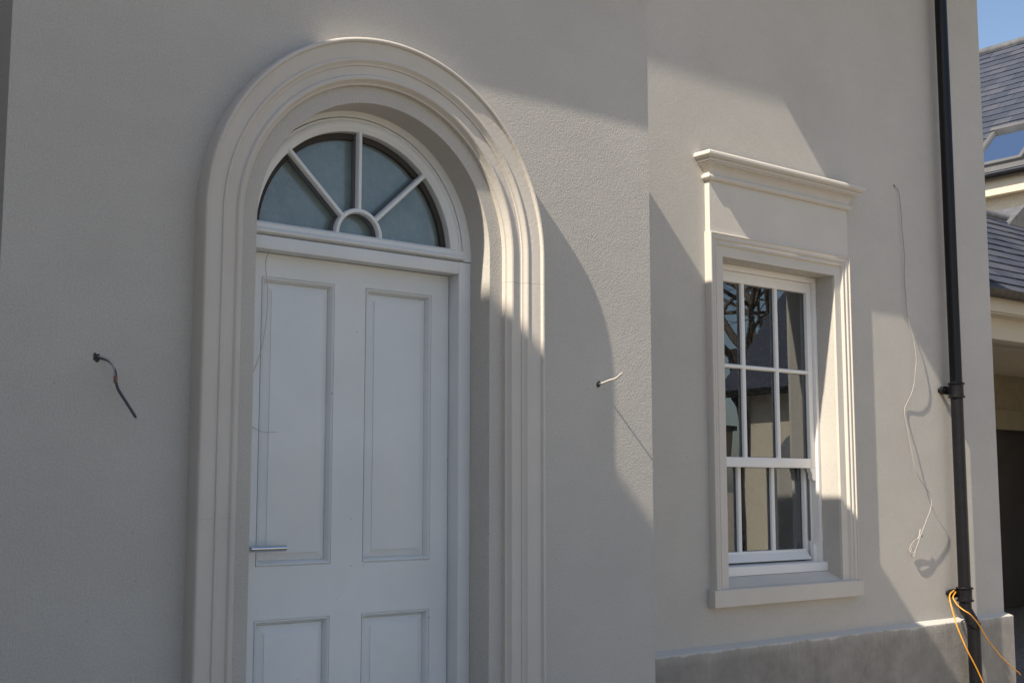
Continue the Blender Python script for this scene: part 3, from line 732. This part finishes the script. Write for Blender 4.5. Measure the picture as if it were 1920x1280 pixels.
# skylight frame and pane
nrm = V_((-k_, 0, 1)).normalized()
def onroof(y, u, h): return V_((ex, y, ez)) + upv * u + nrm * h
def roofbox(bm, y0, y1, u0, u1, h0, h1):
    v = [bm.verts.new(onroof(y, u, h)) for h in (h0, h1) for u in (u0, u1) for y in (y0, y1)]
    for f in ((0, 2, 3, 1), (4, 5, 7, 6), (0, 1, 5, 4), (2, 6, 7, 3), (0, 4, 6, 2), (1, 3, 7, 5)): bm.faces.new([v[i] for i in f])
bm = nb(); ya, yb_ = SKY0[0], SKY1[0]; ua, ub = 0.20, 1.36
roofbox(bm, ya, ya + 0.07, ua, ub, 0.0, 0.085); roofbox(bm, yb_ - 0.07, yb_, ua, ub, 0.0, 0.085)
roofbox(bm, ya + 0.071, yb_ - 0.071, ua, ua + 0.09, 0.0, 0.08); roofbox(bm, ya - 0.02, yb_ + 0.02, ub - 0.10, ub, 0.0, 0.11)
roofbox(bm, ya - 0.08, yb_ + 0.08, ua - 0.16, ua - 0.001, 0.0, 0.03)
bmesh.ops.recalc_face_normals(bm, faces=bm.faces)
sk = obj('skylight', bm, ALU, wing, 0)
bm = nb(); quad(bm, onroof(ya + .07, ua + .09, .05), onroof(yb_ - .07, ua + .09, .05), onroof(yb_ - .07, ub - .1, .05), onroof(ya + .07, ub - .1, .05)); obj('pane', bm, SKYGLASS, sk, 0)
# gutter, fascia, soffit
bm = nb()
gp = [(0.075 * math.cos(a), 0.075 * math.sin(a)) for a in [PI + PI * i / 12 for i in range(13)]]
sweep(bm, [(V_((ex - 0.03, y, ez - 0.015)), V_((1, 0, 0)), V_((0, 0, 1))) for y in (wy0 - .2, wy1)], gp + [(0.065, 0), (-0.065, 0)])
obj('gutter', bm, BLACK, wing, 40)
boxobj('fascia', (ex + 0.05, wy0 - .15, we - 0.16), (ex + 0.08, wy1, ez - 0.02), FASCIA, wing)
boxobj('soffit', (ex + 0.081, wy0 - .15, we - 0.15), (WXX - 0.002, wy1, we - 0.12), FASCIA, wing)

# ---------------------------------------------------------------- carport range with slate roof
cp = thing('carport', 'low open fronted carport with slate roof and cream beam right of the wall corner', 'carport', (13.0, 7.5, 0))
gx0, gx1 = 9.5, WXX - 0.02; gy = 6.38; gz = 3.50; gk = 0.80; ry = 8.22; rzz = gz + gk * (ry - gy)
up2 = V_((0, 1, gk)).normalized(); rise2 = math.hypot(ry - gy, rzz - gz)
bm = nb()
quad(bm, (gx0, gy, gz - .01), (gx1, gy, gz - .01), (gx1, ry, rzz - .01), (gx0, ry, rzz - .01))
quad(bm, (gx0, ry, rzz - .01), (gx1, ry, rzz - .01), (gx1, 2 * ry - gy, gz), (gx0, 2 * ry - gy, gz))
bm.faces.new([bm.verts.new(p) for p in ((gx0 + .1, gy + .1, gz - .05), (gx0 + .1, ry, rzz - .06), (gx0 + .1, 2 * ry - gy - .1, gz - .05))])
slate_roof(bm, V_((gx0, gy, gz)), V_((1, 0, 0)), up2, gx1 - gx0, rise2, 0.185, 0.28)
obj('roof', bm, SLATE, cp, 0)
bm = nb(); tube(bm, [V_((gx0, ry, rzz + 0.0)), V_((gx1, ry, rzz + 0.0))], 0.07, 10); obj('ridge_tiles', bm, LEAD, cp, 50)
bm = nb()
sweep(bm, [(V_((x, gy - 0.05, gz - 0.01)), V_((0, 1, 0)), V_((0, 0, 1))) for x in (gx0, gx1)], [(a, b) for a, b in gp] + [(0.065, 0), (-0.065, 0)])
obj('gutter', bm, GRIME, cp, 40)
boxobj('fascia', (gx0, gy + 0.03, 3.30), (gx1, gy + 0.06, 3.47), FASCIA, cp, 0.002)
boxobj('soffit', (gx0, gy + 0.061, 3.285), (gx1, 6.60, 3.31), FASCIA, cp)
boxobj('beam', (gx0, 6.601, 3.07), (gx1, 6.90, 3.40), FASCIA, cp, 0.006)
bm = nb()
for i in range(22): box(bm, (gx0, 6.905 + i * 0.1, 3.12), (gx1, 6.995 + i * 0.1, 3.14), 0.004)
obj('ceiling', bm, FASCIA, cp)
dxa, dxb = 14.6, 16.9
bm = nb()
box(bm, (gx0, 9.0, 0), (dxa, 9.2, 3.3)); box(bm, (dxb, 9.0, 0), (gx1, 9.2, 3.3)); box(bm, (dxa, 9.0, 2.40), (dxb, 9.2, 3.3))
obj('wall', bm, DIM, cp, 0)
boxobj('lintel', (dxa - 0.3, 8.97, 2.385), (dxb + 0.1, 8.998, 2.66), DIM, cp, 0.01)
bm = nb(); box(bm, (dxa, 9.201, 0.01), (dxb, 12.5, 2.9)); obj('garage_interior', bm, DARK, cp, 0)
for x in (9.6, 13.2): boxobj('post', (x, 6.62, 0), (x + 0.28, 6.88, 3.069), FASCIA, cp, 0.006)
bm = nb()   # lead saddle gable rising from the ridge
xa, xb, za = 14.50, 15.45, rzz - 0.1
pts = [(xa, za), (xb, za), (xb, za + 0.10), (14.90, rzz + 0.20), (xa, za + 0.02)]
prism(bm, pts, ry - 0.14, ry + 0.5); bmesh.ops.recalc_face_normals(bm, faces=bm.faces)
obj('lead_saddle', bm, LEAD, cp, 0)

# ---------------------------------------------------------------- outbuilding across the yard (seen mirrored in the panes)
ob = thing('outbuilding', 'sunlit cream gabled building with dark roof mirrored in the sash window', 'outbuilding', (17.0, -1.0, 0))
ox0, ox1, oy0, oy1, oe, orz = 14.0, 20.0, -1.75, 3.4, 3.05, 6.35
bm = nb(); box(bm, (ox0, oy0, 0), (ox1, oy1, oe))
for y in (oy0, oy1): bm.faces.new([bm.verts.new(p) for p in ((ox0, y, oe), (ox1, y, oe), (17, y, orz - 0.12))])
obj('wall', bm, CREAM, ob, 0)
bm = nb()
for x in (ox0 - .3, ox1 + .3):
    sg = 1 if x < 17 else -1
    v = [bm.verts.new(p) for p in ((x, oy0 - .2, oe - 0.06), (17, oy0 - .2, orz), (17, oy1 + .2, orz), (x, oy1 + .2, oe - 0.06), (x, oy0 - .2, oe - 0.16), (17, oy0 - .2, orz - .1), (17, oy1 + .2, orz - .1), (x, oy1 + .2, oe - 0.16))]
    for f in ((0, 1, 2, 3), (4, 7, 6, 5), (0, 4, 5, 1), (3, 2, 6, 7), (0, 3, 7, 4)): bm.faces.new([v[i] for i in f])
bmesh.ops.recalc_face_normals(bm, faces=bm.faces)
obj('roof', bm, SLATE, ob, 0)
bm = nb(); sweep(bm, [(V_((ox0 - .33, y, oe - .07)), V_((1, 0, 0)), V_((0, 0, 1))) for y in (oy0 - .2, oy1 + .2)], gp); obj('gutter', bm, BLACK, ob, 40)
gw = thing('garden_wall', 'rendered boundary wall beside the outbuilding, mirrored in the left window panes', 'wall', (14.2, -4.5, 0))
bm = nb(); box(bm, (14.05, -8.5, 0), (14.3, -2.2, 2.45), 0.01); obj('wall_face', bm, CREAM, gw, 0)
bm = nb(); box(bm, (14.0, -8.52, 2.451), (14.35, -2.15, 2.53), 0.01); obj('coping', bm, LEAD, gw, 0)
bm = nb(); N = 20; r0 = 0.42; yc = -0.72
v = [bm.verts.new((ox0 - 0.012, yc - r0, 0.05)), bm.verts.new((ox0 - 0.012, yc + r0, 0.05))] + [bm.verts.new((ox0 - 0.012, yc + r0 * math.cos(PI * i / N), 1.95 + r0 * math.sin(PI * i / N))) for i in range(N + 1)]
bm.faces.new(v); obj('door', bm, DOORG, ob, 0)
bm = nb(); tube(bm, [V_((ox0 - .08, -1.65, 0)), V_((ox0 - .08, -1.65, 2.7)), V_((ox0 - .3, -1.65, 2.95))], 0.06, 12); obj('downpipe', bm, BLACK, ob, 40)

# bare tree beyond it, mirrored in the top panes
tr = thing('bare_tree', 'leafless tree with twisting branches mirrored in the top left window panes', 'tree', (20.0, -6.6, 0))
bm = nb(); random.seed(11)
def branch(p, d, L, r, depth):
    pts = [p]; q = p.copy(); dd = d.copy()
    for i in range(5):
        dd = (dd + V_((random.uniform(-.28, .28), random.uniform(-.28, .28), random.uniform(-.16, .2)))).normalized(); q = q + dd * L / 5; pts.append(q.copy())
    tube(bm, pts, r, 6 if depth > 1 else 4, r_end=r * 0.55)
    if depth == 0: return
    for i in range(4):
        a = random.choice(pts[2:]); nd = (dd + V_((random.uniform(-1, 1), random.uniform(-1, 1), random.uniform(-.35, .6)))).normalized()
        branch(a, nd, L * random.uniform(.6, .8), r * 0.52, depth - 1)
branch(V_((20, -6.6, 0)), V_((0, 0, 1)), 4.5, 0.24, 0)
for i in range(7):
    a = i * 0.9; branch(V_((20 + .1 * math.cos(a), -6.6, 3.2 + i * 0.2)), V_((math.cos(a), math.sin(a), .8)).normalized(), 3.4, 0.09, 4)
obj('branches', bm, BARK, tr, 60)
